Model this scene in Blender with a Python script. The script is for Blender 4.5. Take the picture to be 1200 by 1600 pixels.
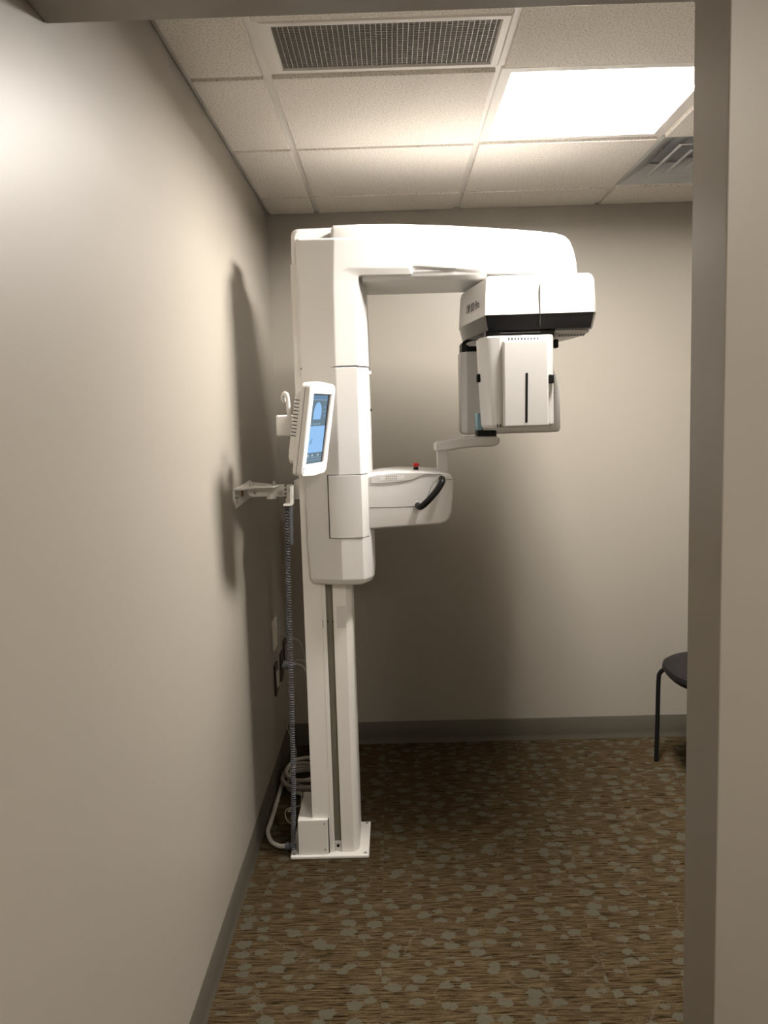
import bpy, bmesh, math, random
from mathutils import Vector, Matrix
random.seed(7)
for o in list(bpy.data.objects): bpy.data.objects.remove(o)
S = bpy.context.scene
COL = S.collection
# ------------------------------------------------------------------ camera
F = 1329.14
CAM = Vector((0, 0, 1.5218))
PITCH, ROLL, YAW = 0.111646, -0.028452, -0.011204
fwd = Vector((math.sin(YAW)*math.cos(PITCH), math.cos(YAW)*math.cos(PITCH), -math.sin(PITCH)))
r0 = Vector((math.cos(YAW), -math.sin(YAW), 0)); u0 = r0.cross(fwd)
RT = r0*math.cos(ROLL) + u0*math.sin(ROLL); UP = -r0*math.sin(ROLL) + u0*math.cos(ROLL)
cd = bpy.data.cameras.new('camera'); cam = bpy.data.objects.new('camera', cd); COL.objects.link(cam)
cd.sensor_fit = 'VERTICAL'; cd.sensor_height = 36.0; cd.lens = F/1600*36; cd.clip_start = 0.02
M = Matrix((RT, UP, -fwd)).transposed().to_4x4(); M.translation = CAM
cam.matrix_world = M
S.camera = cam
# ------------------------------------------------------------------ world, exposure, lamp levels
w = bpy.data.worlds.new('world'); S.world = w; w.use_nodes = True
w.node_tree.nodes['Background'].inputs[0].default_value = (0.5, 0.5, 0.5, 1)
w.node_tree.nodes['Background'].inputs[1].default_value = 0.0
S.view_settings.view_transform = 'Standard'; S.view_settings.look = 'None'
S.view_settings.gamma = 1.0; S.view_settings.use_curve_mapping = False
S.view_settings.exposure = 0.0
LAMP_COL = (1.0, 0.945, 0.875)
HALL_COL = (1.0, 0.905, 0.79)
ROOM_LAMP = 250.0          # radiance of the room troffer lens
HALL_LAMP = 138.0         # radiance of the hallway troffer lens

# ------------------------------------------------------------------ helpers
def P(x, y, Y):
    """world point at depth Y that the photograph shows at pixel x, y"""
    d = fwd + RT*((x-600)/F) - UP*((y-800)/F)
    return CAM + d*(Y/d.y)
def PZ(x, y, z):
    d = fwd + RT*((x-600)/F) - UP*((y-800)/F)
    return CAM + d*((z-CAM.z)/d.z)
def PXw(x, y, X):
    d = fwd + RT*((x-600)/F) - UP*((y-800)/F)
    return CAM + d*(X/d.x)

def join(*parts):
    V, Fc = [], []
    for v, f in parts:
        n = len(V); V += [tuple(q) for q in v]; Fc += [[i+n for i in q] for q in f]
    return V, Fc
def box(x0, x1, y0, y1, z0, z1):
    v = [(x, y, z) for z in (z0, z1) for y in (y0, y1) for x in (x0, x1)]
    return v, [[0,2,3,1],[4,5,7,6],[0,1,5,4],[2,6,7,3],[0,4,6,2],[1,3,7,5]]
def loft(rings, caps=True, closed=False):
    n = len(rings[0]); V = [tuple(p) for r in rings for p in r]; Fc = []
    m = len(rings)
    for k in range(m if closed else m-1):
        a, b = k*n, ((k+1) % m)*n
        for i in range(n):
            j = (i+1) % n
            Fc.append([a+i, a+j, b+j, b+i])
    if caps and not closed:
        Fc.append(list(range(n))[::-1]); Fc.append([(m-1)*n+i for i in range(n)])
    return V, Fc
def ext_y(poly, y0, y1): return loft([[(x, y, z) for x, z in poly] for y in (y0, y1)])
def ext_z(poly, z0, z1): return loft([[(x, y, z) for x, y in poly] for z in (z0, z1)])
def ext_x(poly, x0, x1): return loft([[(x, y, z) for y, z in poly] for x in (x0, x1)])
def smooth_path(pts, n=8):
    pts = [Vector(p) for p in pts]; out = []
    for i in range(len(pts)-1):
        p0 = pts[max(i-1, 0)]; p1 = pts[i]; p2 = pts[i+1]; p3 = pts[min(i+2, len(pts)-1)]
        for k in range(n):
            t = k/n
            out.append(0.5*((2*p1)+(p2-p0)*t+(2*p0-5*p1+4*p2-p3)*t*t+(3*p1-p0-3*p2+p3)*t**3))
    out.append(pts[-1]); return out
def tube(pts, r, n=8, sm=8, closed=False):
    pts = smooth_path(pts, sm) if sm else [Vector(p) for p in pts]
    rings = []; prev = None
    for i, p in enumerate(pts):
        t = (pts[min(i+1, len(pts)-1)]-pts[max(i-1, 0)]).normalized()
        if prev is None:
            a = t.orthogonal().normalized()
        else:
            a = (prev - t*prev.dot(t)).normalized()
        prev = a; b = t.cross(a)
        rr = r(i/(len(pts)-1)) if callable(r) else r
        rings.append([p + (a*math.cos(2*math.pi*k/n)+b*math.sin(2*math.pi*k/n))*rr for k in range(n)])
    return loft(rings)
def cyl(p0, p1, r, n=16, r1=None):
    p0, p1 = Vector(p0), Vector(p1); t = (p1-p0).normalized(); a = t.orthogonal().normalized(); b = t.cross(a)
    r1 = r if r1 is None else r1
    return loft([[p + (a*math.cos(2*math.pi*k/n)+b*math.sin(2*math.pi*k/n))*rr for k in range(n)] for p, rr in ((p0, r), (p1, r1))])
def rings_axis(p0, t, prof, n=20):
    """lathe: prof = [(dist along t, radius)]"""
    p0 = Vector(p0); t = Vector(t).normalized(); a = t.orthogonal().normalized(); b = t.cross(a)
    return loft([[p0+t*d+(a*math.cos(2*math.pi*k/n)+b*math.sin(2*math.pi*k/n))*r for k in range(n)] for d, r in prof])
def inset(poly, d):
    """move a counter-clockwise or clockwise 2D outline towards its inside by d"""
    n = len(poly); A = sum(poly[i][0]*poly[(i+1)%n][1]-poly[(i+1)%n][0]*poly[i][1] for i in range(n))
    s = 1 if A > 0 else -1; out = []
    for i in range(n):
        p = Vector(poly[i-1]); q = Vector(poly[i]); r = Vector(poly[(i+1)%n])
        e1 = (q-p).normalized(); e2 = (r-q).normalized()
        n1 = Vector((-e1.y, e1.x))*s; n2 = Vector((-e2.y, e2.x))*s
        m = (n1+n2); m = m.normalized(); c = max(0.35, m.dot(n1))
        out.append(tuple(q+m*(d/c)))
    return out

def rootloc(o):
    l = Vector((0, 0, 0))
    while o is not None: l = l + o.location; o = o.parent
    return l
def obj(name, geo, mat, parent=None, bevel=0.0, seg=3, smooth=True, origin=None, kind=None, label=None, bang=32):
    V, Fc = geo
    base = rootloc(parent) if parent else Vector((0, 0, 0))
    org = Vector(origin) if origin else base
    me = bpy.data.meshes.new(name)
    bm = bmesh.new()
    vs = [bm.verts.new(Vector(v)-org) for v in V]
    for f in Fc:
        try: bm.faces.new([vs[i] for i in f])
        except ValueError: pass
    bmesh.ops.remove_doubles(bm, verts=bm.verts, dist=1e-6)
    bmesh.ops.recalc_face_normals(bm, faces=bm.faces)
    for f in bm.faces: f.smooth = smooth
    if smooth:
        for e in bm.edges:
            if len(e.link_faces) == 2 and e.calc_face_angle(0) > math.radians(38): e.smooth = False
    bm.to_mesh(me); bm.free()
    me.materials.append(mat)
    o = bpy.data.objects.new(name, me); COL.objects.link(o)
    if parent: o.parent = parent; o.location = org-base
    else: o.location = org
    if bevel:
        b = o.modifiers.new('bevel', 'BEVEL'); b.width = bevel; b.segments = seg
        b.limit_method = 'ANGLE'; b.angle_limit = math.radians(bang); b.harden_normals = True
        for e in me.edges: e.use_edge_sharp = False
    if kind: o['kind'] = kind
    if label: o['label'] = label
    return o
def thing(name, loc, label, cat, group=None):
    o = bpy.data.objects.new(name, None); COL.objects.link(o); o.location = loc
    o.empty_display_size = 0.05
    return tag(o, label, cat, group)
def tag(o, label, cat, group=None):
    o['label'] = label; o['category'] = cat
    if group: o['group'] = group
    return o
def struct(name, geo, mat, **k):
    return obj(name, geo, mat, kind='structure', **k)
def copy_piece(src, parent, loc):
    c = src.copy(); COL.objects.link(c); c.parent = parent; c.location = Vector(loc)-rootloc(parent); return c

# ------------------------------------------------------------------ materials
def mat(name, col, rough=0.5, metal=0.0, bump=None, var=0.0, vscale=6.0, coat=0.0, spec=0.5):
    m = bpy.data.materials.new(name); m.use_nodes = True; nt = m.node_tree; b = nt.nodes['Principled BSDF']
    b.inputs['Base Color'].default_value = (*col, 1); b.inputs['Roughness'].default_value = rough
    b.inputs['Metallic'].default_value = metal; b.inputs['Coat Weight'].default_value = coat
    b.inputs['Specular IOR Level'].default_value = spec
    if bump or var:
        tc = nt.nodes.new('ShaderNodeTexCoord')
    if var:
        n = nt.nodes.new('ShaderNodeTexNoise'); n.inputs['Scale'].default_value = vscale; n.inputs['Detail'].default_value = 4
        nt.links.new(tc.outputs['Object'], n.inputs['Vector'])
        mx = nt.nodes.new('ShaderNodeMix'); mx.data_type = 'RGBA'
        mx.inputs['A'].default_value = (*[c*(1-var) for c in col], 1); mx.inputs['B'].default_value = (*[min(1, c*(1+var)) for c in col], 1)
        nt.links.new(n.outputs['Fac'], mx.inputs['Factor']); nt.links.new(mx.outputs['Result'], b.inputs['Base Color'])
    if bump:
        n = nt.nodes.new('ShaderNodeTexNoise'); n.inputs['Scale'].default_value = bump[0]; n.inputs['Detail'].default_value = 3
        nt.links.new(tc.outputs['Object'], n.inputs['Vector'])
        bp = nt.nodes.new('ShaderNodeBump'); bp.inputs['Strength'].default_value = bump[1]; bp.inputs['Distance'].default_value = bump[2]
        nt.links.new(n.outputs['Fac'], bp.inputs['Height']); nt.links.new(bp.outputs['Normal'], b.inputs['Normal'])
    return m
def emit(name, col, s):
    m = bpy.data.materials.new(name); m.use_nodes = True; nt = m.node_tree
    for n in list(nt.nodes): nt.nodes.remove(n)
    e = nt.nodes.new('ShaderNodeEmission'); o = nt.nodes.new('ShaderNodeOutputMaterial')
    e.inputs[0].default_value = (*col, 1); e.inputs[1].default_value = s
    nt.links.new(e.outputs[0], o.inputs[0]); return m
WALL = mat('wall_paint', (0.315, 0.288, 0.247), 0.41, bump=(260, 0.05, 0.001), var=0.02, vscale=3, spec=0.5)
WHITE = mat('white_plastic', (0.68, 0.667, 0.65), 0.34, var=0.012, vscale=4)
WHITE2 = mat('white_powder_coat', (0.82, 0.80, 0.77), 0.42, bump=(700, 0.05, 0.001))
GREYP = mat('grey_white_plastic', (0.62, 0.60, 0.58), 0.4, var=0.01)
BLACK = mat('gloss_black_plastic', (0.008, 0.008, 0.009), 0.14, var=0.01, spec=0.28)
MBLACK = mat('matt_black_plastic', (0.008, 0.008, 0.008), 0.45, var=0.05, spec=0.2)
SEAM = mat('seam_shadow_gap', (0.035, 0.033, 0.03), 0.8, var=0.02)
STEEL = mat('zinc_steel', (0.55, 0.54, 0.52), 0.38, metal=0.9, var=0.06, vscale=60)
RAIL = mat('rail_aluminium', (0.235, 0.222, 0.175), 0.45, metal=0.25, var=0.05, vscale=20)
RED = mat('red_button', (0.45, 0.012, 0.012), 0.35, var=0.03)
CORD = mat('grey_vinyl_cord', (0.30, 0.30, 0.31), 0.5, var=0.03)
HOSE = mat('blue_grey_hose', (0.13, 0.135, 0.155), 0.45, var=0.04)
CABLE = mat('light_grey_cable', (0.46, 0.44, 0.40), 0.5, var=0.03)
GRILLE = mat('grille_aluminium', (0.42, 0.40, 0.37), 0.5, metal=0.3, var=0.03)
DUCT = mat('dark_duct_lining', (0.16, 0.155, 0.15), 0.9, var=0.05)
FRAMEW = mat('white_enamel', (0.80, 0.775, 0.74), 0.4, var=0.01)
DIFFM = mat('diffuser_enamel', (0.50, 0.50, 0.50), 0.5, var=0.05, vscale=9)
BASEB = mat('vinyl_cove_base', (0.075, 0.066, 0.049), 0.55, var=0.08, vscale=14)
BROWN = mat('brown_device_plate', (0.035, 0.027, 0.02), 0.4, var=0.05)
IVORY = mat('ivory_plate', (0.78, 0.75, 0.68), 0.4, var=0.02)
ORANGE = mat('orange_tag', (0.30, 0.14, 0.02), 0.6, var=0.05)
SEATM = mat('black_vinyl', (0.012, 0.011, 0.011), 0.5, bump=(400, 0.1, 0.001), spec=0.12)

def tile_material():
    m = bpy.data.materials.new('mineral_fibre_tile'); m.use_nodes = True; nt = m.node_tree; b = nt.nodes['Principled BSDF']
    N = nt.nodes.new; L = nt.links.new
    g = N('ShaderNodeNewGeometry')
    n = N('ShaderNodeTexNoise'); n.inputs['Scale'].default_value = 190; n.inputs['Detail'].default_value = 5; n.inputs['Roughness'].default_value = 0.7
    L(g.outputs['Position'], n.inputs['Vector'])
    r = N('ShaderNodeValToRGB'); r.color_ramp.elements[0].position = 0.34; r.color_ramp.elements[0].color = (0.42, 0.385, 0.335, 1)
    r.color_ramp.elements[1].position = 0.50; r.color_ramp.elements[1].color = (0.80, 0.755, 0.70, 1)
    L(n.outputs['Fac'], r.inputs['Fac']); L(r.outputs['Color'], b.inputs['Base Color'])
    bp = N('ShaderNodeBump'); bp.inputs['Strength'].default_value = 0.5; bp.inputs['Distance'].default_value = 0.002
    L(n.outputs['Fac'], bp.inputs['Height']); L(bp.outputs['Normal'], b.inputs['Normal'])
    b.inputs['Roughness'].default_value = 0.95; b.inputs['Specular IOR Level'].default_value = 0.1
    return m
TILE = tile_material()

def carpet_material():
    m = bpy.data.materials.new('patterned_carpet'); m.use_nodes = True; nt = m.node_tree; b = nt.nodes['Principled BSDF']
    N = nt.nodes.new; L = nt.links.new
    tc = N('ShaderNodeTexCoord'); oi = N('ShaderNodeObjectInfo')
    off = N('ShaderNodeVectorMath'); off.operation = 'MULTIPLY_ADD'
    comb = N('ShaderNodeCombineXYZ')
    L(oi.outputs['Random'], comb.inputs[0]); L(oi.outputs['Random'], comb.inputs[1])
    off.inputs[1].default_value = (37.0, 91.0, 0); L(comb.outputs[0], off.inputs[0]); L(tc.outputs['Object'], off.inputs[2])
    P0 = off.outputs[0]
    def mapping(sc):
        mp = N('ShaderNodeMapping'); mp.inputs['Scale'].default_value = sc; L(P0, mp.inputs['Vector']); return mp.outputs[0]
    def noise(vec, scale, detail=3, rough=0.5):
        n = N('ShaderNodeTexNoise'); n.inputs['Scale'].default_value = scale; n.inputs['Detail'].default_value = detail; n.inputs['Roughness'].default_value = rough
        L(vec, n.inputs['Vector']); return n
    def ramp(fac, stops):
        r = N('ShaderNodeValToRGB'); e = r.color_ramp.elements
        while len(e) < len(stops): e.new(0.5)
        for q, (p, c) in zip(e, stops): q.position = p; q.color = c if len(c) == 4 else (*c, 1)
        L(fac, r.inputs['Fac']); return r.outputs['Color']
    def mix(f, a, c, mode='MIX'):
        x = N('ShaderNodeMix'); x.data_type = 'RGBA'; x.blend_type = mode
        if isinstance(f, float): x.inputs['Factor'].default_value = f
        else: L(f, x.inputs['Factor'])
        L(a, x.inputs['A'])
        if isinstance(c, tuple): x.inputs['B'].default_value = (*c, 1)
        else: L(c, x.inputs['B'])
        return x.outputs['Result']
    streak = noise(mapping((13, 150, 1)), 1.0, 5, 0.72)
    base = ramp(streak.outputs['Fac'], [(0.38, (0.010, 0.0062, 0.0024)), (0.46, (0.036, 0.024, 0.011)), (0.54, (0.054, 0.038, 0.019)), (0.65, (0.085, 0.063, 0.035))])
    grain = noise(P0, 420, 2); 
    base = mix(0.6, base, ramp(grain.outputs['Fac'], [(0.3, (0.25, 0.25, 0.25)), (0.7, (0.95, 0.95, 0.95))]), 'OVERLAY')
    # leaf blobs: voronoi cells with noisy outline
    wob = noise(P0, 55, 3, 0.6)
    sub = N('ShaderNodeVectorMath'); sub.operation = 'SUBTRACT'; sub.inputs[1].default_value = (0.5, 0.5, 0.5); L(wob.outputs['Color'], sub.inputs[0])
    add = N('ShaderNodeVectorMath'); add.operation = 'MULTIPLY_ADD'; add.inputs[1].default_value = (0.034, 0.034, 0); L(sub.outputs[0], add.inputs[0]); L(P0, add.inputs[2])
    flat = N('ShaderNodeVectorMath'); flat.operation = 'MULTIPLY'; flat.inputs[1].default_value = (0.86, 1.08, 0); L(add.outputs[0], flat.inputs[0])
    vo = N('ShaderNodeTexVoronoi'); vo.voronoi_dimensions = '2D'; vo.inputs['Scale'].default_value = 15.5; vo.inputs['Randomness'].default_value = 0.85
    L(flat.outputs[0], vo.inputs['Vector'])
    sep = N('ShaderNodeSeparateColor'); L(vo.outputs['Color'], sep.inputs[0])
    rad = N('ShaderNodeMath'); rad.operation = 'MULTIPLY_ADD'; rad.inputs[1].default_value = 0.17; rad.inputs[2].default_value = 0.17; L(sep.outputs[0], rad.inputs[0])
    df = N('ShaderNodeMath'); df.operation = 'SUBTRACT'; L(rad.outputs[0], df.inputs[0]); L(vo.outputs['Distance'], df.inputs[1])
    blob = ramp(df.outputs[0], [(0.0, (0, 0, 0)), (0.03, (1, 1, 1))])
    # twigs
    ve = N('ShaderNodeTexVoronoi'); ve.voronoi_dimensions = '2D'; ve.feature = 'DISTANCE_TO_EDGE'; ve.inputs['Scale'].default_value = 8.0
    L(flat.outputs[0], ve.inputs['Vector'])
    twig = ramp(ve.outputs['Distance'], [(0.018, (1, 1, 1)), (0.03, (0, 0, 0))])
    tmask = noise(P0, 9, 1); tm = ramp(tmask.outputs['Fac'], [(0.52, (0, 0, 0)), (0.56, (0.55, 0.55, 0.55))])
    tw = N('ShaderNodeMath'); tw.operation = 'MULTIPLY'; L(twig, tw.inputs[0]); L(tm, tw.inputs[1])
    c1 = mix(tw.outputs[0], base, (0.080, 0.068, 0.044))
    fl = N('ShaderNodeMath'); fl.operation = 'MULTIPLY'; fl.inputs[1].default_value = 0.85; L(blob, fl.inputs[0])
    leafc = ramp(grain.outputs['Fac'], [(0.3, (0.060, 0.056, 0.040)), (0.7, (0.084, 0.079, 0.058))])
    c2 = mix(fl.outputs[0], c1, leafc)
    L(c2, b.inputs['Base Color']); b.inputs['Roughness'].default_value = 0.97; b.inputs['Specular IOR Level'].default_value = 0.05
    bp = N('ShaderNodeBump'); bp.inputs['Strength'].default_value = 0.6; bp.inputs['Distance'].default_value = 0.003
    L(grain.outputs['Fac'], bp.inputs['Height']); L(bp.outputs['Normal'], b.inputs['Normal'])
    return m
CARPET = carpet_material()

# ------------------------------------------------------------------ the room shell
T = 0.6096; H = 2.4228
XL, YB, XR = -0.5181, 3.8446, 2.42
G1, RA = -0.3001, 2.3363
XJ, YJ, WT, HS = 0.4839, 1.3915, 0.142, 2.1411
YH, XH = -2.4, 2.42        # hallway behind the camera
ZT = H + 0.12
struct('wall_left', box(XL-0.12, XL, YH-0.12, YB+0.12, -0.05, ZT), WALL, smooth=False)
struct('wall_back', box(XL, XR+0.12, YB, YB+0.12, -0.05, ZT), WALL, smooth=False)
struct('wall_right', box(XR, XR+0.12, YJ, YB, -0.05, ZT), WALL, smooth=False)
struct('wall_front', ext_y([(XL, HS), (XJ, HS), (XJ, -0.05), (XR+0.12, -0.05), (XR+0.12, ZT), (XL, ZT)], YJ-WT, YJ), WALL, bevel=0.003, seg=2)
struct('wall_hall_back', box(XL, XH+0.12, YH-0.12, YH, -0.05, ZT), WALL, smooth=False)
struct('wall_hall_right', box(XH, XH+0.12, YH, YJ-WT, -0.05, ZT), WALL, smooth=False)
fl = struct('floor', box(XL, XR, YH, YB, -0.05, -0.006), mat('floor_slab', (0.10, 0.085, 0.06), 0.9, var=0.1), smooth=False)
# carpet tiles
ct = None; CT = 0.6096; cx0, cy0 = -0.067-2*CT, 2.85-9*CT
for i in range(7):
    for j in range(12):
        x0, y0 = cx0+i*CT, cy0+j*CT
        a, bq = max(x0, XL), min(x0+CT, XR); c, d = max(y0, YH), min(y0+CT, YB)
        if bq-a < 0.02 or d-c < 0.02: continue
        full = (bq-a > CT-1e-4 and d-c > CT-1e-4)
        if full and ct is not None:
            copy_piece(ct, fl, (x0, y0, 0))
        else:
            g = 0.00015
            o = obj('carpet_tile', box(a+g, bq-g, c+g, d-g, -0.006, 0), CARPET, fl, smooth=False, origin=(x0, y0, 0))
            if full: ct = o
# ceilings
ce = struct('ceiling', box(XL, XR, YJ, YB, H+0.09, ZT), mat('plenum_board', (0.25, 0.24, 0.23), 0.9, var=0.05), smooth=False)
xs = [XL+0.0]+[G1+k*T for k in range(0, 5)]+[XR]
ys = [YJ, RA-T, RA, RA+T, RA+2*T, YB]
DROP = 0.012; GAP = 0.011
tl = None
def ctile(a, b2, c, d):
    global tl
    full = abs(b2-a-T) < 1e-4 and abs(d-c-T) < 1e-4
    if full and tl is not None: return copy_piece(tl, ce, (a, c, H))
    la = 0.016 if a <= XL+1e-3 else GAP; lb = 0.016 if b2 >= XR-1e-3 else GAP
    lc = 0.016 if c <= YJ+1e-3 else GAP; ld = 0.016 if d >= YB-1e-3 else GAP
    q = [(a+la, c+lc), (b2-lb, c+lc), (b2-lb, d-ld), (a+la, d-ld)]
    rings = [[(x, y, H+0.012) for x, y in q], [(x, y, H-DROP+0.0015) for x, y in q], [(x, y, H-DROP) for x, y in inset(q, 0.0015)]]
    o = obj('ceiling_tile', loft(rings), TILE, ce, smooth=False, origin=(a, c, H))
    if full: tl = o
for i in range(len(xs)-1):
    for j in range(len(ys)-1):
        if (i, j) == (2, 2): continue            # troffer
        if (i, j) == (3, 3): continue            # supply diffuser
        if (i, j) == (1, 1): ctile(xs[1], xs[2], ys[1], RA-T/2); continue   # return grille takes the rest
        ctile(xs[i], xs[i+1], ys[j], ys[j+1])
TB = 0.012
for x in xs[1:-1]: obj('tee_bar', join(box(x-TB, x+TB, YJ, YB, H, H+0.002), box(x-0.001, x+0.001, YJ, YB, H+0.002, H+0.04)), FRAMEW, ce, smooth=False)
for y in ys[1:-1]: obj('tee_bar', box(XL, XR, y-TB, y+TB, H+0.0003, H+0.0021), FRAMEW, ce, smooth=False)
obj('tee_bar', box(G1, G1+T, RA-T/2-TB, RA-T/2+TB, H+0.0003, H+0.0021), FRAMEW, ce, smooth=False)
struct('trim_1', join(box(XL, XL+0.020, YJ, YB, H-0.001, H+0.001), box(XL, XL+0.0015, YJ, YB, H-0.001, H+0.02)), FRAMEW, smooth=False)
struct('trim_2', join(box(XL+.02, XR, YB-0.020, YB, H-0.001, H+0.001), box(XL+.02, XR, YB-0.0015, YB, H-0.001, H+0.02)), FRAMEW, smooth=False)
hx0, hx1, hy0, hy1 = 0.52, 1.13, -0.45, 0.16
ch = struct('ceiling_hall', join(box(XL, XH, YH, hy0, H, ZT), box(XL, XH, hy1, YJ-WT, H, ZT), box(XL, hx0, hy0, hy1, H, ZT), box(hx1, XH, hy0, hy1, H, ZT), box(hx0, hx1, hy0, hy1, H+.09, ZT)), mat('hall_ceiling_paint', (0.66, 0.62, 0.57), 0.9, var=0.02), smooth=False)
# baseboards (vinyl cove)
HB = 0.1053
def cove(n=5):
    return [(0, 0), (0.008, 0), (0.0078, 0.004), (0.005, 0.012), (0.0035, 0.03), (0.003, HB-0.003), (0.0015, HB), (0, HB)]
struct('baseboard_left', ext_y([(XL+a, z) for a, z in cove()], YH, YB), BASEB)
struct('baseboard_back', ext_x([(YB-a, z) for a, z in cove()], XL+0.011, XR), BASEB)
struct('baseboard_right', ext_y([(XR-a, z) for a, z in cove()], YJ, YB-0.011), BASEB)
struct('baseboard_front', ext_x([(YJ-WT-a, z) for a, z in cove()], XJ, XH), BASEB)

# ------------------------------------------------------------------ ceiling fixtures
def troffer(name, x0, x1, y0, y1, label, strength, zc, recess, col=LAMP_COL):
    t = thing(name, ((x0+x1)/2, (y0+y1)/2, zc), label, 'ceiling light')
    fr = 0.030
    o = [(x0+.004, y0+.004), (x1-.004, y0+.004), (x1-.004, y1-.004), (x0+.004, y1-.004)]
    i = inset(o, fr); ii = inset(i, 0.006)
    zr = zc+recess
    rings = [[(x, y, zc+.02) for x, y in o], [(x, y, zc-0.003) for x, y in o], [(x, y, zc-0.006) for x, y in inset(o, .003)], [(x, y, zc-0.006) for x, y in i], [(x, y, zc+.080) for x, y in i], [(x, y, zc+.082) for x, y in inset(i, -.002)]]
    obj('frame', loft(rings, closed=True), FRAMEW, t)
    xm = (x0+x1)/2; xa, xb = i[0][0], i[1][0]; ya, yb = i[0][1]+.0005, i[2][1]-.0005; hw = 0.105
    ztop = zc+.078
    bk = [(xm-hw, ztop), (xm-hw+.004, zr+.012), (xm-hw+.016, zr+.003), (xm-hw+.05, zr), (xm+hw-.05, zr), (xm+hw-.016, zr+.003), (xm+hw-.004, zr+.012), (xm+hw, ztop)]
    obj('lens', ext_y(bk, ya, yb), emit(name+'_lens', col, strength), t)
    for sg, xo in ((-1, xa+.0005), (1, xb-.0005)):       # curved side reflectors
        xi = xm+sg*hw; rf = []
        for k in range(7):
            f = k/6; rf.append((xo+(xi-xo)*f, zc+.012+.064*math.sin(f*math.pi/2)))
        rf2 = rf+[(x, z+.003) for x, z in rf[::-1]]
        obj('reflector', ext_y(rf2, ya, yb), FRAMEW, t)
    return t
troffer('ceiling_light', G1+T, G1+2*T, RA, RA+T, 'bright square white panel light in the tiled ceiling above the machine arm', ROOM_LAMP, H, 0.030)
troffer('hall_light', 0.52, 1.13, -0.45, 0.16, 'square white panel light in the hallway ceiling', HALL_LAMP, H, 0.030, HALL_COL)

# return air grille
gx0, gx1, gy0, gy1 = G1+0.022, G1+T-0.006, RA-T/2-0.002, RA-0.012
gr = thing('return_air_grille', ((gx0+gx1)/2, (gy0+gy1)/2, H), 'long return air grille with white frame and square mesh in the ceiling', 'vent')
gw = G1+.0125
of = [(gw, gy0), (gx1, gy0), (gx1, gy1), (gw, gy1)]
o4 = [(gx0, gy0), (gx1, gy0), (gx1, gy1), (gx0, gy1)]; i4 = inset(o4, 0.026)
obj('frame', loft([[(x, y, H+0.02) for x, y in of], [(x, y, H-0.004) for x, y in of], [(x, y, H-0.010) for x, y in inset(o4, .006)], [(x, y, H-0.010) for x, y in inset(o4, .022)], [(x, y, H-0.004) for x, y in i4], [(x, y, H+0.02) for x, y in i4]], closed=True), FRAMEW, gr)
cell = 0.0127; bars = []
x = i4[0][0]
while x < i4[1][0]+.001: bars.append(box(x-.0007, x+.0007, i4[0][1], i4[2][1], H-0.005, H+0.000)); x += cell
y = i4[0][1]
while y < i4[2][1]+.001: bars.append(box(i4[0][0], i4[1][0], y-.0007, y+.0007, H-0.005, H+0.000)); y += cell
obj('eggcrate_mesh', join(*bars), GRILLE, gr, smooth=False, kind='stuff')
obj('duct_box', join(box(gx0+.01, gx1-.01, gy0+.01, gy1-.01, H+0.055, H+0.058)), DUCT, gr, smooth=False)

# supply diffuser
dx0, dx1, dy0, dy1 = G1+2*T+0.008, G1+3*T-0.008, RA+T+0.008, RA+2*T-0.008
df = thing('supply_diffuser', ((dx0+dx1)/2, (dy0+dy1)/2, H), 'grey four way air supply diffuser in the ceiling beside the light', 'vent')
sq = [(dx0, dy0), (dx1, dy0), (dx1, dy1), (dx0, dy1)]
def ring4(d, z): return [(x, y, H+z) for x, y in inset(sq, d)]
obj('outer_frame', loft([ring4(0, .012), ring4(0, -.003), ring4(.012, -.003), ring4(.10, .045), ring4(.10, .048)], closed=True), DIFFM, df, smooth=False)
for k, d in enumerate((0.085, 0.145, 0.205)):
    obj('cone', loft([ring4(d, -.004), ring4(d+.010, -.006), ring4(d+.065, .036), ring4(d+.062, .040)], closed=True), DIFFM, df, smooth=False)
obj('neck', join(box(dx0+.09, dx1-.09, dy0+.09, dy1-.09, H+0.052, H+0.056)), DIFFM, df, smooth=False)
obj('screw', rings_axis((dx0+.062, dy0+.20, H+.018), (0, 0, -1), [(0, .006), (.006, .006), (.009, .003)], 10), STEEL, df)

# ------------------------------------------------------------------ panoramic x-ray machine
YM = 2.95
def mir(y): return 2*YM-y
def xz(x, y, Y): p = P(x, y, Y); return (p.x, p.z)
mc = thing('panoramic_xray_machine', (-0.254, 2.925, 0), 'white panoramic dental x-ray machine on a column with overhead arm and touch screen', 'x-ray machine')
# base plate
bp_ = obj('base_plate', ext_z([(-0.391, 2.80), (-0.117, 2.80), (-0.117, 3.05), (-0.391, 3.05)], 0.0, 0.012), WHITE2, mc, bevel=0.004, seg=2)
for (x, y) in ((-0.130, 2.815), (-0.130, 3.035), (-0.378, 2.815)):
    obj('bolt', rings_axis((x, y, .012), (0, 0, 1), [(0, .006), (.002, .006), (.003, .003)], 10), STEEL, bp_)
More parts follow.
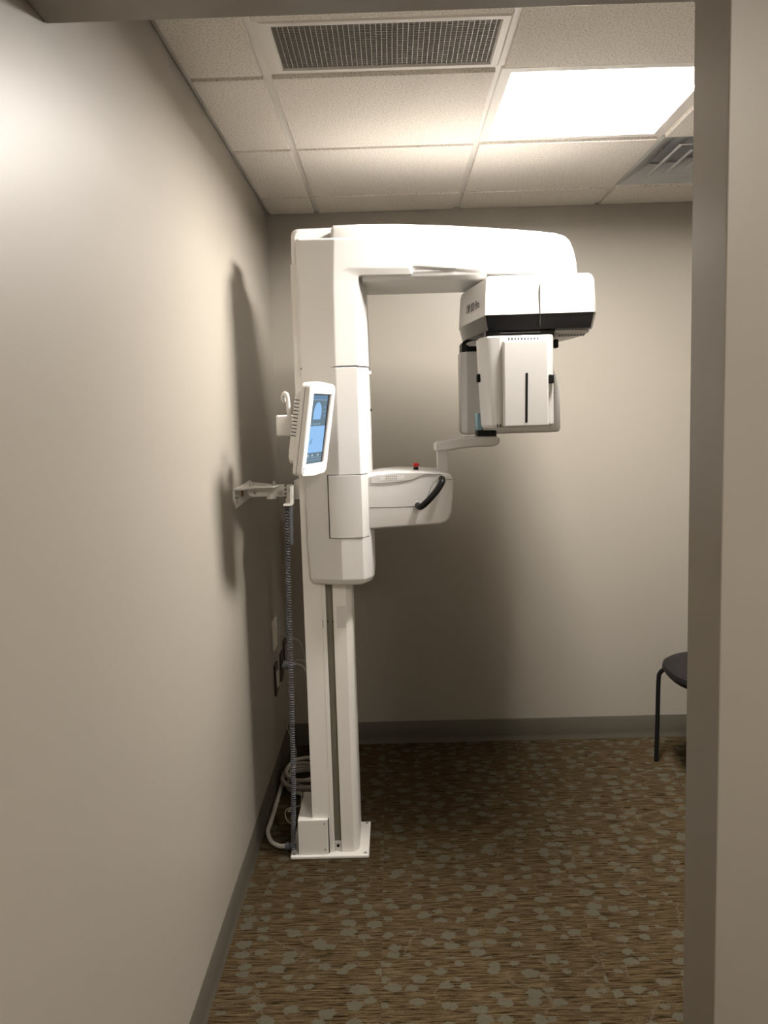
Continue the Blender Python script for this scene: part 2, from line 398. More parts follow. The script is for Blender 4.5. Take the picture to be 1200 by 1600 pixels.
# column: extrusion with a vertical slot in the camera-facing side
zc0, zc1 = 0.012, 2.02
xa = P(474, 930, 2.825).x; xe = P(549, 930, 2.825).x
s0 = P(508.5, 930, 2.825).x; s1 = P(519.5, 930, 2.825).x; ch0 = P(540, 930, 2.825).x
colp = [(xa, 2.825), (s0, 2.825), (s0, 2.862), (s1, 2.862), (s1, 2.825), (ch0, 2.825), (xe-.004, 2.842), (xe, 2.86), (xe, 3.0), (ch0, 3.035), (xa, 3.035)]
obj('column', ext_z(colp, zc0, zc1), WHITE2, mc, bevel=0.002, seg=2)
ra = obj('rail', box(s0+.0005, s1-.0005, 2.8440, 2.8615, zc0+.02, 1.2), RAIL, mc, smooth=False)
for dx in (s0+.004, s1-.003):
    obj('rail_screw', cyl((dx, 2.8445, P(515, 971, 2.84).z), (dx, 2.841, P(515, 971, 2.84).z), .0022, 8), MBLACK, ra)
obj('rail_stop', join(box(s0+.0005, s1-.0005, 2.832, 2.8435, zc0, zc0+.035)), GREYP, mc, bevel=.002)
obj('stop_hole', cyl((s0/2+s1/2, 2.8319, P(527, 1321, 2.832).z), (s0/2+s1/2, 2.830, P(527, 1321, 2.832).z), .0055, 14), MBLACK, mc)
xs_ = P(502.5, 930, 2.825).x
obj('cover_seam', box(xs_-.0006, xs_+.0006, 2.8243, 2.826, .15, 1.2), GREYP, mc, smooth=False)
obj('cover_slit', box(xs_+.0008, xs_+.0022, 2.8241, 2.826, P(504, 981, 2.825).z, P(504, 968, 2.825).z), MBLACK, mc, smooth=False)
lx0, lx1 = P(526, 946, 2.825).x, P(540, 946, 2.825).x; lz0, lz1 = P(533, 981, 2.825).z, P(533, 947, 2.825).z
obj('cover_plate', box(lx0, lx1, 2.8240, 2.826, lz0, lz1), WHITE, mc, bevel=.0008, seg=1)
# foot box
fx0, fx1 = -0.362, -0.2575
fb = obj('foot_box', box(fx0, fx1, 2.81, 3.04, 0.012, 0.138), WHITE2, mc, bevel=.0025, seg=2)
obj('box_gap', box(fx1, fx1+.003, 2.815, 2.83, .014, .138), SEAM, mc, smooth=False)
for z in (0.124, 0.030): obj('screw', rings_axis((fx1-.012, 2.81, z), (0, -1, 0), [(0, .0022), (.001, .0022), (.0014, .0012)], 8), MBLACK, fb)

# carriage: faceted lower housing
YF = 2.768
A0 = P(470, 579, 2.812); R0 = P(524, 571, YF); E0 = P(559, 573, 2.771); Q0 = P(576, 580, 2.85)
def plan(dl=0, dr=0, g=0):
    """half outline camera side then mirrored, g = growth outwards"""
    h = [(A0.x+dl-g, 2.85), (A0.x+dl, 2.808-g), (R0.x, YF-g), (E0.x+dr*.7, 2.771-g), (Q0.x+dr-.006+g, 2.825), (Q0.x+dr+g, 2.86)]
    return h+[(x, mir(y)) for x, y in h[::-1]]
zb = P(531, 917, YF).z; zs = P(540, 573, YF).z
def rz(pl, z): return [(x, y, z) for x, y in pl]
obj('carriage_housing', loft([rz(inset(plan(.012, 0), .022), zb), rz(inset(plan(.008, 0), .007), zb+.006), rz(plan(.006, 0), zb+.022), rz(plan(0, 0), zb+.16), rz(plan(), zs)]), WHITE, mc, bevel=.004, seg=2, bang=9)
# service door wrapped around the ridge
def strip(xl, xr, z0, z1, out, th=.002):
    def yat(x):
        h = [(A0.x, 2.808), (R0.x, YF), (E0.x, 2.771), (Q0.x-.006, 2.825)]
        for (x0, y0), (x1, y1) in zip(h, h[1:]):
            if x0 <= x <= x1: return y0+(y1-y0)*(x-x0)/(x1-x0)
        return h[-1][1]
    cols = [xl]+[q for q in (R0.x, E0.x) if xl < q < xr]+[xr]
    return loft([[(x, yat(x)-out-th, z0), (x, yat(x)-out-th, z1), (x, yat(x)-out+.004, z1), (x, yat(x)-out+.004, z0)] for x in cols])
dz0, dz1 = P(540, 841, YF).z, P(540, 743, YF).z; dxl, dxr = P(514, 790, YF+.004).x, P(577, 790, 2.83).x-.002
obj('door_gap', strip(dxl-.0035, dxr, dz0-.0016, dz1+.003, 0, .0006), SEAM, mc, smooth=False)
obj('service_door', strip(dxl, dxr, dz0, dz1, 0, .0022), WHITE, mc, bevel=.0012, seg=2)
lk = P(579, 814, 2.86)
obj('door_latch', box(lk.x-.002, lk.x+.009, lk.y-.012, lk.y+.012, lk.z-.011, lk.z+.011), MBLACK, mc, bevel=.003, seg=2)
# back strip with ports behind the carriage
bk0, bk1 = P(471, 860, 2.86).x, A0.x+.03
obj('rear_cover', box(bk0, bk1, 2.86, mir(2.86), P(475, 912, 2.86).z, P(470, 782, 2.86).z), WHITE2, mc, bevel=.003, seg=2)
for (py0, py1, m_) in ((803, 810, MBLACK), (811, 818, MBLACK), (820, 834, mat('green_port', (.02, .06, .04), .4, var=.05))):
    a, b2 = P(474.6, py0, 2.859), P(477, py1, 2.859)
    obj('port', box(a.x, b2.x, 2.8585, 2.861, b2.z, a.z), m_, mc, smooth=False)

# upper L shaped frame, chamfered towards the inside
rA = [(466, 375), (522, 373.6), (640, 369), (640, 418), (560, 418.5), (545, 419), (533, 422), (525, 430), (521, 444), (522, 500), (524, 571), (471, 580)]
rB = [(463, 373), (522, 371.6), (644, 367), (644, 429), (575, 430), (565, 430), (561, 431), (558.5, 434), (557.5, 444), (558, 500), (559, 573), (467, 580)]
rC = [(462, 374), (522, 372.5), (644, 369), (644, 432), (590, 433), (580, 434), (574, 437), (571, 442), (571.5, 452), (573.5, 500), (576, 580), (466, 581)]
def prj(r, Y): return [tuple(P(x, y, Y)) for x, y in r]
ring0, ring1, ring2 = prj(rA, YF), prj(rB, 2.774), prj(rC, 2.85)
for k_, y_ in ((0, 2.800), (11, 2.808)): ring0[k_] = tuple(P(*rA[k_], y_)); ring1[k_] = tuple(P(*rB[k_], y_+.010))
mrr = lambda r: [(x, mir(y), z) for x, y, z in r]
fz0 = zs
def fixz(r):   # flat seam at the bottom of the frame
    r = [list(q) for q in r]
    r[-2][2] = zs+.0012; r[-1][2] = zs-.022+.0012; return r
R3 = [fixz(q) for q in (ring0, ring1, ring2)]
uf_v, uf_f = loft([R3[0], R3[1], R3[2], mrr(R3[2]), mrr(R3[1]), mrr(R3[0])], caps=False)
for b_ in (0, 60): uf_f += [[b_+k_ for k_ in (0, 1, 8, 9, 10, 11)], [b_+k_ for k_ in range(1, 9)]]
obj('upper_frame', (uf_v, uf_f), WHITE, mc, bevel=.004, seg=3, bang=9)
obj('frame_seam', loft([rz(plan(0, 0, -.0012), zs-.004), rz(plan(0, 0, -.0012), zs+.003)]), SEAM, mc, smooth=False)
# rear hump above the frame
hp = [(454.5, 368), (456, 362), (461, 358.5), (470, 357.5), (530, 355), (560, 420), (560, 600), (464, 600), (462, 575), (458, 440), (455, 400)]
g0 = [tuple(P(x, y, 2.875)) for x, y in hp]; cxm, czm = -.22, 1.9
gi = [(x+(0.010 if x < cxm else -.01), 2.862, z-(0.010 if z > 2.0 else 0)) for x, y, z in g0]
obj('rear_hump', loft([gi, g0, mrr(g0), mrr(gi)]), WHITE, mc, bevel=.004, seg=3)

# overhead arm
YA = 2.790
ap = [(517, 380), (517, 358), (520, 352.5), (560, 350.5), (620, 350), (700, 352.5), (780, 357), (840, 361.5), (868, 364.5), (882, 369), (890, 377), (896, 391), (900, 408), (902, 427), (760, 427), (640, 419), (560, 419), (530, 400)]
a2 = [xz(x, y, YA) for x, y in ap]
def ring_y(poly, y): return [(x, y, z) for x, z in poly]
obj('arm_upper_shell', loft([ring_y(inset(a2, .010), YA-.010), ring_y(inset(a2, .004), YA-.0075), ring_y(inset(a2, .001), YA-.003), ring_y(a2, YA+.004), ring_y(a2, mir(YA+.004)), ring_y(inset(a2, .001), mir(YA-.003)), ring_y(inset(a2, .004), mir(YA-.0075)), ring_y(inset(a2, .010), mir(YA-.010))]), WHITE, mc)
zu = P(650, 436, 2.80).z-.006
xm0, xm1 = P(566, 436, 2.80).x, P(760, 436, 2.80).x
q = [(2.785, zu+.05), (2.787, zu+.016), (2.793, zu+.007), (2.804, zu+.001), (2.82, zu), (mir(2.82), zu), (mir(2.804), zu+.001), (mir(2.793), zu+.007), (mir(2.787), zu+.016), (mir(2.785), zu+.05)]
obj('arm_lower_shell', ext_x(q, xm0, xm1), WHITE, mc)
s_ = P(690, 418.4, YA-.010)
obj('arm_seam', box(P(646, 418, YA).x, P(712, 418, YA).x, YA-.0112, YA-.008, s_.z-.0035, s_.z-.002), SEAM, mc, smooth=False)
bw = P(566, 448, 2.90)
obj('hinge_cover', loft([[(bw.x-.012, y, bw.z+.014), (bw.x+.004, y, bw.z+.008), (bw.x+.012, y, bw.z-.012), (bw.x+.008, y, bw.z-.012), (bw.x-.004, y, bw.z+.002)] for y in (2.88, 3.02)]), MBLACK, mc, smooth=False)
mnt = [(P(735, 470, 3.0).x, 0)]
obj('arm_pivot', rings_axis((0.44, 2.95, zu+.004), (0, 0, -1), [(0, .13), (.02, .13), (.03, .12)], 40), WHITE, mc)

# rotating gantry head
hp2 = [(.297, 2.662), (.63, 2.656), (.646, 2.70), (.650, 2.80), (.640, 2.92), (.613, 3.05), (.565, 3.15), (.49, 3.225), (.37, 3.24), (.285, 3.19), (.252, 3.10), (.247, 3.02), (.262, 2.90)]
zt, zm, zl = 1.941, 1.822, 1.772
obj('gantry_cover', loft([rz(inset(hp2, .004), zm-.002), rz(hp2, zm), rz(hp2, zm+.004), rz(inset(hp2, .006), zt-.018), rz(inset(hp2, .010), zt-.006), rz(inset(hp2, .020), zt)]), WHITE, mc)
obj('gantry_band', loft([rz(inset(hp2, .022), zl), rz(inset(hp2, .012), zl+.004), rz(inset(hp2, .002), zm-.004), rz(inset(hp2, .002), zm)]), BLACK, mc)
sx = P(844, 470, 2.655).x
obj('cover_seam', box(sx-.0008, sx+.0008, 2.6565, 2.664, zl+.012, zt-.03), SEAM, mc, smooth=False)
# white underside on the outer flank
up_ = [(.515, 2.685), (.610, 2.685), (.628, 2.72), (.630, 2.80), (.620, 2.90), (.595, 3.02), (.56, 3.10), (.50, 3.17), (.50, 2.9)]
us = obj('underside_tray', loft([rz(inset(up_, .010), zl-.010), rz(up_, zl-.004), rz(up_, zl+.002)]), WHITE, mc)
vs = []
for r_ in range(4):
    for c_ in range(9):
        x0 = .535+c_*.0095+r_*.003; y0 = 2.715+r_*.020
        vs.append(box(x0, x0+.006, y0, y0+.012, zl-.0106, zl-.0098))
obj('vent_slots', join(*vs), MBLACK, us, smooth=False)
lp_ = [(.285, 3.0), (.33, 2.95), (.40, 2.95), (.44, 3.0), (.44, 3.18), (.40, 3.2), (.32, 3.18), (.275, 3.10)]
obj('underside_tray', loft([rz(inset(lp_, .010), zl-.010), rz(lp_, zl-.003), rz(lp_, zl+.002)]), GREYP, mc)
obj('carriage_tray', box(.300, .512, 2.684, 2.80, zl-.024, zl+.004), BLACK, mc, bevel=.003, seg=2)
obj('tray_rim', box(.345, .470, 2.6825, 2.685, zl-.004, zl-.003), GREYP, mc, smooth=False)

# detector unit facing the camera
sy = 2.664
def sp(zf):   # outline at height fraction zf (0 bottom, 1 top)
    l = 0.300+(1-zf)*.012
    return [(l-.018, 2.715), (l+.004, sy+.006), (l+.016, sy), (.496, sy), (.508, sy+.012), (.508, 2.80), (l-.018, 2.80)]
b0, b1 = P(800, 668, sy).z, P(800, 524, sy).z
det = obj('detector_housing', loft([rz(inset(sp(0), .006), b0), rz(sp(0), b0+.008), rz(sp(.5), (b0+b1)/2), rz(sp(1), b1-.004), rz(inset(sp(1), .004), b1)]), WHITE, mc, bevel=.002, seg=2)
px0, px1 = P(787, 600, 2.640).x, P(857.5, 600, 2.640).x; pz0, pz1 = P(820, 667, 2.640).z, P(820, 531, 2.640).z
obj('detector_front', box(px0, px1, 2.640, sy+.004, pz0, pz1), WHITE, mc, bevel=.006, seg=3)
sl0, sl1 = P(822.5, 661, 2.64), P(823, 582, 2.64)
obj('beam_slot', ext_y([(sl0.x-.0038, sl0.z+.003), (sl0.x, sl0.z), (sl0.x+.0038, sl0.z+.003), (sl1.x+.0038, sl1.z-.003), (sl1.x, sl1.z), (sl1.x-.0038, sl1.z-.003)], 2.6393, 2.642), MBLACK, mc, smooth=False)
gx = P(783, 600, sy).x
obj('panel_groove', box(gx-.004, px0+.001, sy-.0006, sy+.002, b0+.01, b1-.004), GREYP, det, smooth=False)
gl = P(765, 600, sy).x
for k in range(10):
    c_ = P(795+k*5, 529, sy); obj('vent_slot', box(c_.x-.0017, c_.x+.0017, sy-.0008, sy+.002, c_.z-.006, c_.z+.002), MBLACK, det, smooth=False)
for k in range(2):
    c_ = P(777.5+k*4.5, 665, sy); obj('vent_slot', box(c_.x-.0013, c_.x+.0013, sy-.0008, sy+.002, c_.z-.005, c_.z+.005), MBLACK, det, smooth=False)
for (px, py, Y, sxx, szz) in ((861, 592, 2.662, .008, .014), (747.5, 591, 2.74, .006, .013), (868, 537, 2.74, .008, .014)):
    c_ = P(px, py, Y); obj('clamp_knob', box(c_.x-sxx, c_.x+sxx, Y-.012, Y+.012, c_.z-szz, c_.z+szz), MBLACK, mc, bevel=.004, seg=2)
# tube head on the far side of the gantry
ty0, ty1 = 3.08, 3.23
def tp(xr, xl, d=0): return inset([(xl, ty0+.02), (xl+.02, ty0), (xr-.03, ty0), (xr, ty0+.03), (xr, ty1-.03), (xr-.03, ty1), (xl+.02, ty1), (xl, ty1-.02)], d)
tz = lambda y: P(800, y, 3.10).z
txl = P(720, 600, 3.10).x; txa = P(864, 560, 3.11).x; txb = P(875.5, 630, 3.11).x
tb0 = tz(677)
obj('tube_head', loft([rz(tp(txb, txl, .012), tb0), rz(tp(txb, txl, .004), tb0+.004), rz(tp(txb, txl), tb0+.014), rz(tp(txb, txl), tz(606)), rz(tp(txa+.004, txl), tz(580)), rz(tp(txa, txl), tz(570)), rz(tp(txa, txl), tz(548))]), WHITE, mc, bevel=.003, seg=2)
obj('tube_neck', loft([rz(tp(txa-.004, txl+.002, .004), tz(549)), rz(tp(txa-.004, txl+.002, .004), zl+.004)]), MBLACK, mc, smooth=False)
obj('head_rest_strap', box(P(745, 660, 2.9).x, P(752, 660, 2.9).x, 2.88, 2.96, P(748, 672, 2.9).z, P(748, 645, 2.9).z), mat('pale_blue_strap', (.25, .42, .50), .5, var=.03), mc, bevel=.002, seg=1)
# lettering on the flank of the gantry cover
def text_obj(name, s, size, mtx, m, parent, ext=.0004):
    cu = bpy.data.curves.new(name, 'FONT'); cu.body = s; cu.size = size; cu.extrude = ext; cu.align_x = 'LEFT'; cu.align_y = 'BOTTOM'
    tmp = bpy.data.objects.new(name, cu); COL.objects.link(tmp); bpy.context.view_layer.update()
    me = bpy.data.meshes.new_from_object(tmp.evaluated_get(bpy.context.evaluated_depsgraph_get()))
    bpy.data.objects.remove(tmp)
    base = rootloc(parent); me.transform(Matrix.Translation(-base) @ mtx); me.materials.append(m); me.name = name
    o = bpy.data.objects.new(name, me); COL.objects.link(o); o.parent = parent; return o
pa, pb = Vector((.262, 2.90, 0)), Vector((.297, 2.662, 0))
d_ = (pb-pa).normalized(); nrm = Vector((-d_.y, d_.x, 0))*-1
if nrm.x > 0: nrm = -nrm
lean = Vector((0, 0, 1))
up2 = (lean + nrm*-0.05).normalized(); n3 = d_.cross(up2)
pos = pa + d_*0.0 + Vector((0, 0, 1.846)) + n3*0.0018 + (-up2*0)
mt = Matrix((d_, up2, n3)).transposed().to_4x4(); mt.translation = pos
LETTER = mat('grey_lettering', (.10, .095, .09), .5, var=.02)
text_obj('lettering', 'OP 3D Pro', .038, mt, LETTER, mc)

# patient support shelf
sf = [(570, 744), (590, 739), (620, 736.5), (660, 736.5), (698, 739), (705, 742), (709, 749), (708, 775), (706, 800), (703, 810), (697, 816.5), (686, 819.5), (640, 823), (600, 826), (570, 828)]
sp2 = [xz(x, y, 2.815) for x, y in sf]
obj('patient_shelf', loft([ring_y(inset(sp2, .012), 2.812), ring_y(inset(sp2, .006), 2.8135), ring_y(inset(sp2, .0015), 2.820), ring_y(sp2, 2.828), ring_y(sp2, mir(2.828)), ring_y(inset(sp2, .006), mir(2.8135)), ring_y(inset(sp2, .012), mir(2.812))]), WHITE, mc)
# raised upper lip with the curved lower edge
lf = [(579, 756), (600, 755.5), (625, 753.5), (645, 750), (655, 745), (664, 741.5), (690, 741.5), (690, 740.5), (660, 738.5), (620, 738.5), (592, 741), (579, 744)]
l2 = [xz(x, y, 2.810) for x, y in lf]
obj('shelf_lip', loft([ring_y(inset(l2, .002), 2.8085), ring_y(l2, 2.811), ring_y(l2, 2.83)]), WHITE, mc)
z_ = P(610, 792.5, 2.812).z
obj('shelf_seam', ext_y([xz(x, y, 2.812) for x, y in ((578, 793), (648, 791.2), (648, 792.0), (578, 793.8))], 2.8112, 2.8135), SEAM, mc, smooth=False)
sw = [P(x, y, 2.8118) for x, y in ((688, 750.5), (680, 752), (675, 758), (671, 768), (668, 777))]
obj('cover_seam', tube(sw, .0007, 5), SEAM, mc)
obj('cover_seam', tube([P(x, y, 2.8118) for x, y in ((697, 749.3), (709, 749.2))], .0007, 5, 2), SEAM, mc)
# label sticker on the lip (only the row of small signs, no codes)
st0, st1 = P(594, 751, 2.808), P(632, 742, 2.808)
stk = obj('label_sticker', ext_y([xz(594, 750.8, 2.808), xz(632, 749.6, 2.808), xz(632, 741.6, 2.808), xz(594, 742.6, 2.808)], 2.8079, 2.8087), mat('paper_white', (.80, .78, .76), .6, var=.01), mc, smooth=False)
mk = []
for r_ in range(2):
    for c_ in range(6):
        p_ = P(603.5+c_*3.2, 744.5+r_*3.6-c_*.08, 2.8078); mk.append(box(p_.x-.0022, p_.x+.0016, 2.8074, 2.8079, p_.z-.0009, p_.z+.0009))
        mk.append(box(p_.x-.0006, p_.x+.0002, 2.8074, 2.8079, p_.z-.0018, p_.z+.0018))
obj('printed_signs', join(*mk), mat('grey_print', (.16, .155, .15), .6, var=.02), stk, smooth=False)
# black grab handle with its two sockets
h0, h1 = P(652.5, 789.5, 2.812), P(689.5, 748, 2.812)
for h_ in (h0, h1):
    obj('handle_socket', rings_axis(h_+Vector((0, .004, 0)), (0, -1, 0), [(0, .0145), (.004, .0145), (.007, .012)], 20), GREYP, mc)
def hp3(px, py, Y): return P(px, py, Y)
obj('grab_handle', tube([h0+Vector((0, .002, 0)), P(654, 791, 2.795), P(657, 792, 2.776), P(663, 788, 2.765), P(673, 778, 2.760), P(683, 766, 2.762), P(690, 754.5, 2.768), P(691.5, 750, 2.782), P(690.5, 748.5, 2.797), h1+Vector((0, .002, 0))], .0105, 14), MBLACK, mc)
# emergency stop
e_ = P(650, 734, 2.90)
obj('stop_button_base', rings_axis((e_.x, 2.90, e_.z-.006), (0, 0, 1), [(0, .0085), (.014, .0085), (.015, .007), (.016, .007)], 20), MBLACK, mc)
obj('stop_button', rings_axis((e_.x, 2.90, e_.z+.010), (0, 0, 1), [(0, .007), (.002, .0105), (.010, .0115), (.0125, .0105), (.0135, .006)], 24), RED, mc)
# chin post and chin arm
cz0, cz1 = P(692, 742, 2.93).z, P(692, 700, 2.93).z; cx0_, cx1_ = P(683.5, 720, 2.92).x, P(700.5, 720, 2.92).x
obj('chin_post', box(cx0_, cx1_, 2.925, 2.975, cz0-.01, cz1), WHITE, mc, bevel=.003, seg=2)
ca = [(679, 695), (681, 691.5), (684, 690.5), (705, 686.5), (725, 683.5), (745, 682), (775, 681.5), (780, 684), (781.5, 688), (780, 693), (772, 697.5), (745, 698.5), (722, 701), (700, 704.5), (684, 705.5), (680, 704.5), (679, 702)]
c2 = [xz(x, y, 2.905) for x, y in ca]
obj('chin_arm', loft([ring_y(inset(c2, .005), 2.902), ring_y(c2, 2.908), ring_y(c2, mir(2.908)), ring_y(inset(c2, .005), mir(2.902))]), WHITE, mc, bevel=.0015, seg=2)
k0, k1, k2, k3 = P(746, 681.5, 2.905), P(776, 681.5, 2.905), P(776, 672.5, 2.905), P(747, 664, 2.905)
obj('chin_rest', ext_y([(k0.x, k0.z), (k1.x, k1.z), (k1.x, k2.z), (k3.x+.017, k2.z+.001), (k3.x+.010, k3.z), (k3.x, k3.z-.002)], 2.905, 2.985), MBLACK, mc, bevel=.002, seg=2)
# small rail on the patient side of the carriage
rl0, rl1 = P(575, 682, 2.87), P(573.5, 580, 2.87)
obj('accessory_rail', box(rl1.x-.006, rl0.x+.004, 2.865, 2.90, rl0.z, rl1.z), WHITE, mc, bevel=.002, seg=2)
for py in (582.5, 678):
    h_ = P(577.5, py, 2.87); obj('rail_hook', box(h_.x-.006, h_.x+.006, 2.866, 2.886, h_.z-.006, h_.z+.006), WHITE, mc, bevel=.002, seg=2)
h_ = P(579.5, 641, 2.95); obj('laser_window', box(Q0.x-.006, h_.x+.003, 2.945, 2.955, h_.z-.004, h_.z+.005), MBLACK, mc, bevel=.001, seg=1)

# touch panel -------------------------------------------------------
B_ = Vector((-.272, 2.52, 1.349)); U_ = Vector((.060, .200, 0)); V_ = Vector((.0435, -.006, .276))
un, W_ = U_.normalized(), U_.length
V_ = V_ - un*V_.dot(un)*0.6
vn, HV = V_.normalized(), V_.length
nn = un.cross(vn).normalized()
def TPt(s, t, d=0): return B_ + U_*s + V_*t + nn*d
def tring(pts, d): return [TPt(s, t, d) for s, t in pts]
def rrect(s0, s1, t0, t1, r, bow=0.0, n=4):
    rs, rt = r/W_, r/HV; out = []
    for (cx, cy, a0) in ((s1-rs, t1-rt, 0), (s0+rs, t1-rt, 90), (s0+rs, t0+rt, 180), (s1-rs, t0+rt, 270)):
        for k in range(n+1):
            a = math.radians(a0+90*k/n); out.append((cx+rs*math.cos(a), cy+rt*math.sin(a)))
        if cy > .5 and a0 == 0 and bow: out.append(((s0+s1)/2, t1+bow))
        if a0 == 180 and bow: out.append(((s0+s1)/2, t0-bow))
    return out
tpn = obj('touch_panel', loft([tring(rrect(.0, 1, 0, 1, .018, .018), -.030), tring(rrect(0, 1, 0, 1, .018, .018), -.017)]), WHITE, mc, bevel=.003, seg=2)
obj('panel_seam', loft([tring(rrect(.006, .994, .004, .996, .018, .018), -.0175), tring(rrect(.006, .994, .004, .996, .018, .018), -.0155)]), SEAM, tpn)
ob = rrect(0, 1, 0, 1, .018, .018); nb = len(ob)
sc0, sc1, tb_, tt_ = .155, .86, .125, .885
ib = rrect(sc0, sc1, tb_, tt_, .002, 0.0001)
rings = [tring(ob, -.016), tring(ob, -.003), tring(rrect(.012, .988, .01, .99, .018, .018), 0), tring(rrect(sc0-.015, sc1+.015, tb_-.012, tt_+.01, .003, .0001), 0), tring(ib, -.004), tring(ib, -.010)]
obj('bezel', loft(rings, closed=False, caps=False), WHITE, tpn)
def sq4(s0, s1, t0, t1, d, th=.0004): return loft([tring([(s0, t0), (s1, t0), (s1, t1), (s0, t1)], d-th), tring([(s0, t0), (s1, t0), (s1, t1), (s0, t1)], d)])
obj('screen_surround', sq4(sc0, sc1, tb_, tt_, -.0085), BLACK, tpn, smooth=False)
q1 = sc1-.045
scr = obj('screen', sq4(sc0, q1, tb_, tt_-.008, -.0080), emit('screen_grey', (.17, .245, .30), .95), tpn, smooth=False)
HB_ = emit('screen_header', (.20, .33, .50), .8); LB = emit('screen_light_blue', (.33, .58, .92), 1.0); LN = emit('screen_line', (.50, .66, .80), .9); DK = emit('screen_mark', (.25, .40, .60), .75)
ww = q1-sc0
def sc(name, a, b2, c, d, m, lvl=1): obj(name, sq4(sc0+a*ww, sc0+b2*ww, tb_+c*(tt_-tb_), tb_+d*(tt_-tb_), -.0080+.0003*lvl), m, scr, smooth=False)
sc('header_bar', 0, 1, .925, .985, HB_)
sc('divider_line', 0, 1, .918, .923, LN)
sc('image_area', 0, 1, .16, .545, LB)
torso = [(.24, .64), (.66, .64), (.70, .72), (.68, .80), (.60, .86), (.52, .885), (.42, .885), (.34, .86), (.26, .80), (.23, .72)]
tr = [(sc0+a*ww, tb_+b2*(tt_-tb_)) for a, b2 in torso]
obj('patient_figure', loft([tring(tr, -.0080), tring(tr, -.0077)]), LB, scr, smooth=False)
for k in range(3): sc('icon', .80, .94, .68+.06*k, .71+.06*k, DK)
for k in range(3): sc('icon', .04, .14, .70+.05*k, .72+.05*k, DK)
for k in range(4): sc('icon', .12+.16*k, .22+.16*k, .57, .58, LN)
for k, a in enumerate((.14, .38, .72)): sc('icon', a, a+.08, .105, .135, LN)
for k in range(2): sc('divider_line', .02, .98, .05+.035*k, .054+.035*k, LN)
sc('spine_mark', .20, .24, .28, .34, DK, 2); sc('spine_mark', .27, .30, .30, .38, DK, 2)
obj('printed_mark', join(sq4(.045, .10, .085, .092, .0004), sq4(.05, .075, .075, .081, .0004), sq4(.05, .063, .030, .066, .0004)), mat('dark_print', (.10, .09, .09), .6, var=.02), tpn, smooth=False)
# vented hump on the back
hb = obj('back_hump', loft([tring(rrect(.06, .9, .12, .90, .02), -.029), tring(rrect(.06, .9, .12, .90, .02), -.050), tring(rrect(.12, .84, .15, .87, .02), -.058)]), WHITE, tpn, bevel=.003, seg=2)
for k in range(11):
    t0 = .42+k*.038
    obj('vent_slot', loft([tring([(.056, t0), (.5, t0), (.5, t0+.009), (.056, t0+.009)], -.052), tring([(.056, t0), (.5, t0), (.5, t0+.009), (.056, t0+.009)], -.036)]), MBLACK, hb, smooth=False)
# support bracket of the panel
m0, m1 = P(432, 682, 2.66), P(456, 648, 2.66)
arm = obj('panel_arm', join(box(m0.x, m1.x+.02, 2.66, 2.74, m0.z, m1.z)), WHITE, mc, bevel=.006, seg=3)
obj('panel_arm_bar', box(m1.x-.005, A0.x+.05, 2.70, 2.82, m0.z+.012, m1.z-.012), WHITE, mc, bevel=.004, seg=2)
obj('hook', tube([P(445, 627, 2.64), P(442.5, 622, 2.63), P(444, 615.5, 2.62), P(448, 617, 2.61), P(450, 628, 2.61), P(451, 645, 2.61), P(453, 660, 2.62), P(456, 668, 2.65)], lambda t: .0075-.002*t, 10), WHITE, mc)

# wall bracket ------------------------------------------------------
by = 2.86
def bx_(px, Y=by): return P(px, 770, Y).x
wb = obj('wall_bracket', ext_x([(2.73, 1.298), (3.06, 1.308), (3.06, 1.245), (2.765, 1.236), (2.73, 1.265)], XL, XL+.005), WHITE2, mc, bevel=.001, seg=1)
obj('bracket_flange', ext_z([(XL+.002, 2.735), (XL+.034, 2.735), (XL+.060, 2.80), (-.395, 2.80), (-.385, 2.86), (XL+.002, 3.06)], 1.298, 1.303), WHITE2, wb, bevel=.001, seg=1)
for (y, z) in ((2.765, 1.276),): obj('bolt', rings_axis((XL+.005, y, z), (1, 0, 0), [(0, .011), (.002, .011), (.002, .008), (.008, .008), (.009, .006)], 8), STEEL, wb)
obj('bolt', rings_axis((XL+.005, 2.775, 1.257), (1, 0, 0), [(0, .007), (.001, .007)], 12), STEEL, wb)
obj('orange_tag', box(XL+.005, XL+.0058, 2.86, 2.905, 1.265, 1.295), ORANGE, wb, smooth=False)
bz = lambda y: P(420, y, by).z
def plate(poly, y0, y1, nm): return obj(nm, ext_y([(P(px, py, by).x, P(px, py, by).z) for px, py in poly], y0, y1), WHITE2, wb, bevel=.001, seg=1)
plate([(388, 763), (424, 760.5), (424, 775), (396, 776), (391, 774), (388, 770)], 2.848, 2.853, 'link_plate')
plate([(417, 757), (446, 756.5), (443.5, 759), (446.5, 762), (443.5, 765), (446.5, 768), (443.5, 771), (446, 774.5), (443, 776), (432, 776), (432, 779.5), (417, 780)], 2.853, 2.858, 'toothed_plate')
plate([(448, 757), (457, 756), (457, 785), (445.5, 787), (447.5, 783), (446, 780), (449, 777), (446, 774), (449, 771), (446, 768), (449, 765), (446.5, 762)], 2.853, 2.858, 'toothed_plate')
plate([(456, 758), (460.5, 757.5), (460.5, 786), (458, 788), (446, 788), (445.5, 785), (455, 784), (456, 782)], 2.80, 2.858, 'end_channel')
obj('mount_block', box(P(460, 770, by).x, A0.x+.03, 2.855, 2.95, bz(781), bz(752)), WHITE2, wb, bevel=.001, seg=1)
for px, py in ((399, 770), (438, 770)):
    c_ = P(px, py, 2.848); obj('bolt', rings_axis((c_.x, 2.853, c_.z), (0, -1, 0), [(0, .0095), (.003, .0095), (.003, .006), (.008, .006), (.009, .004)], 12), STEEL, wb)
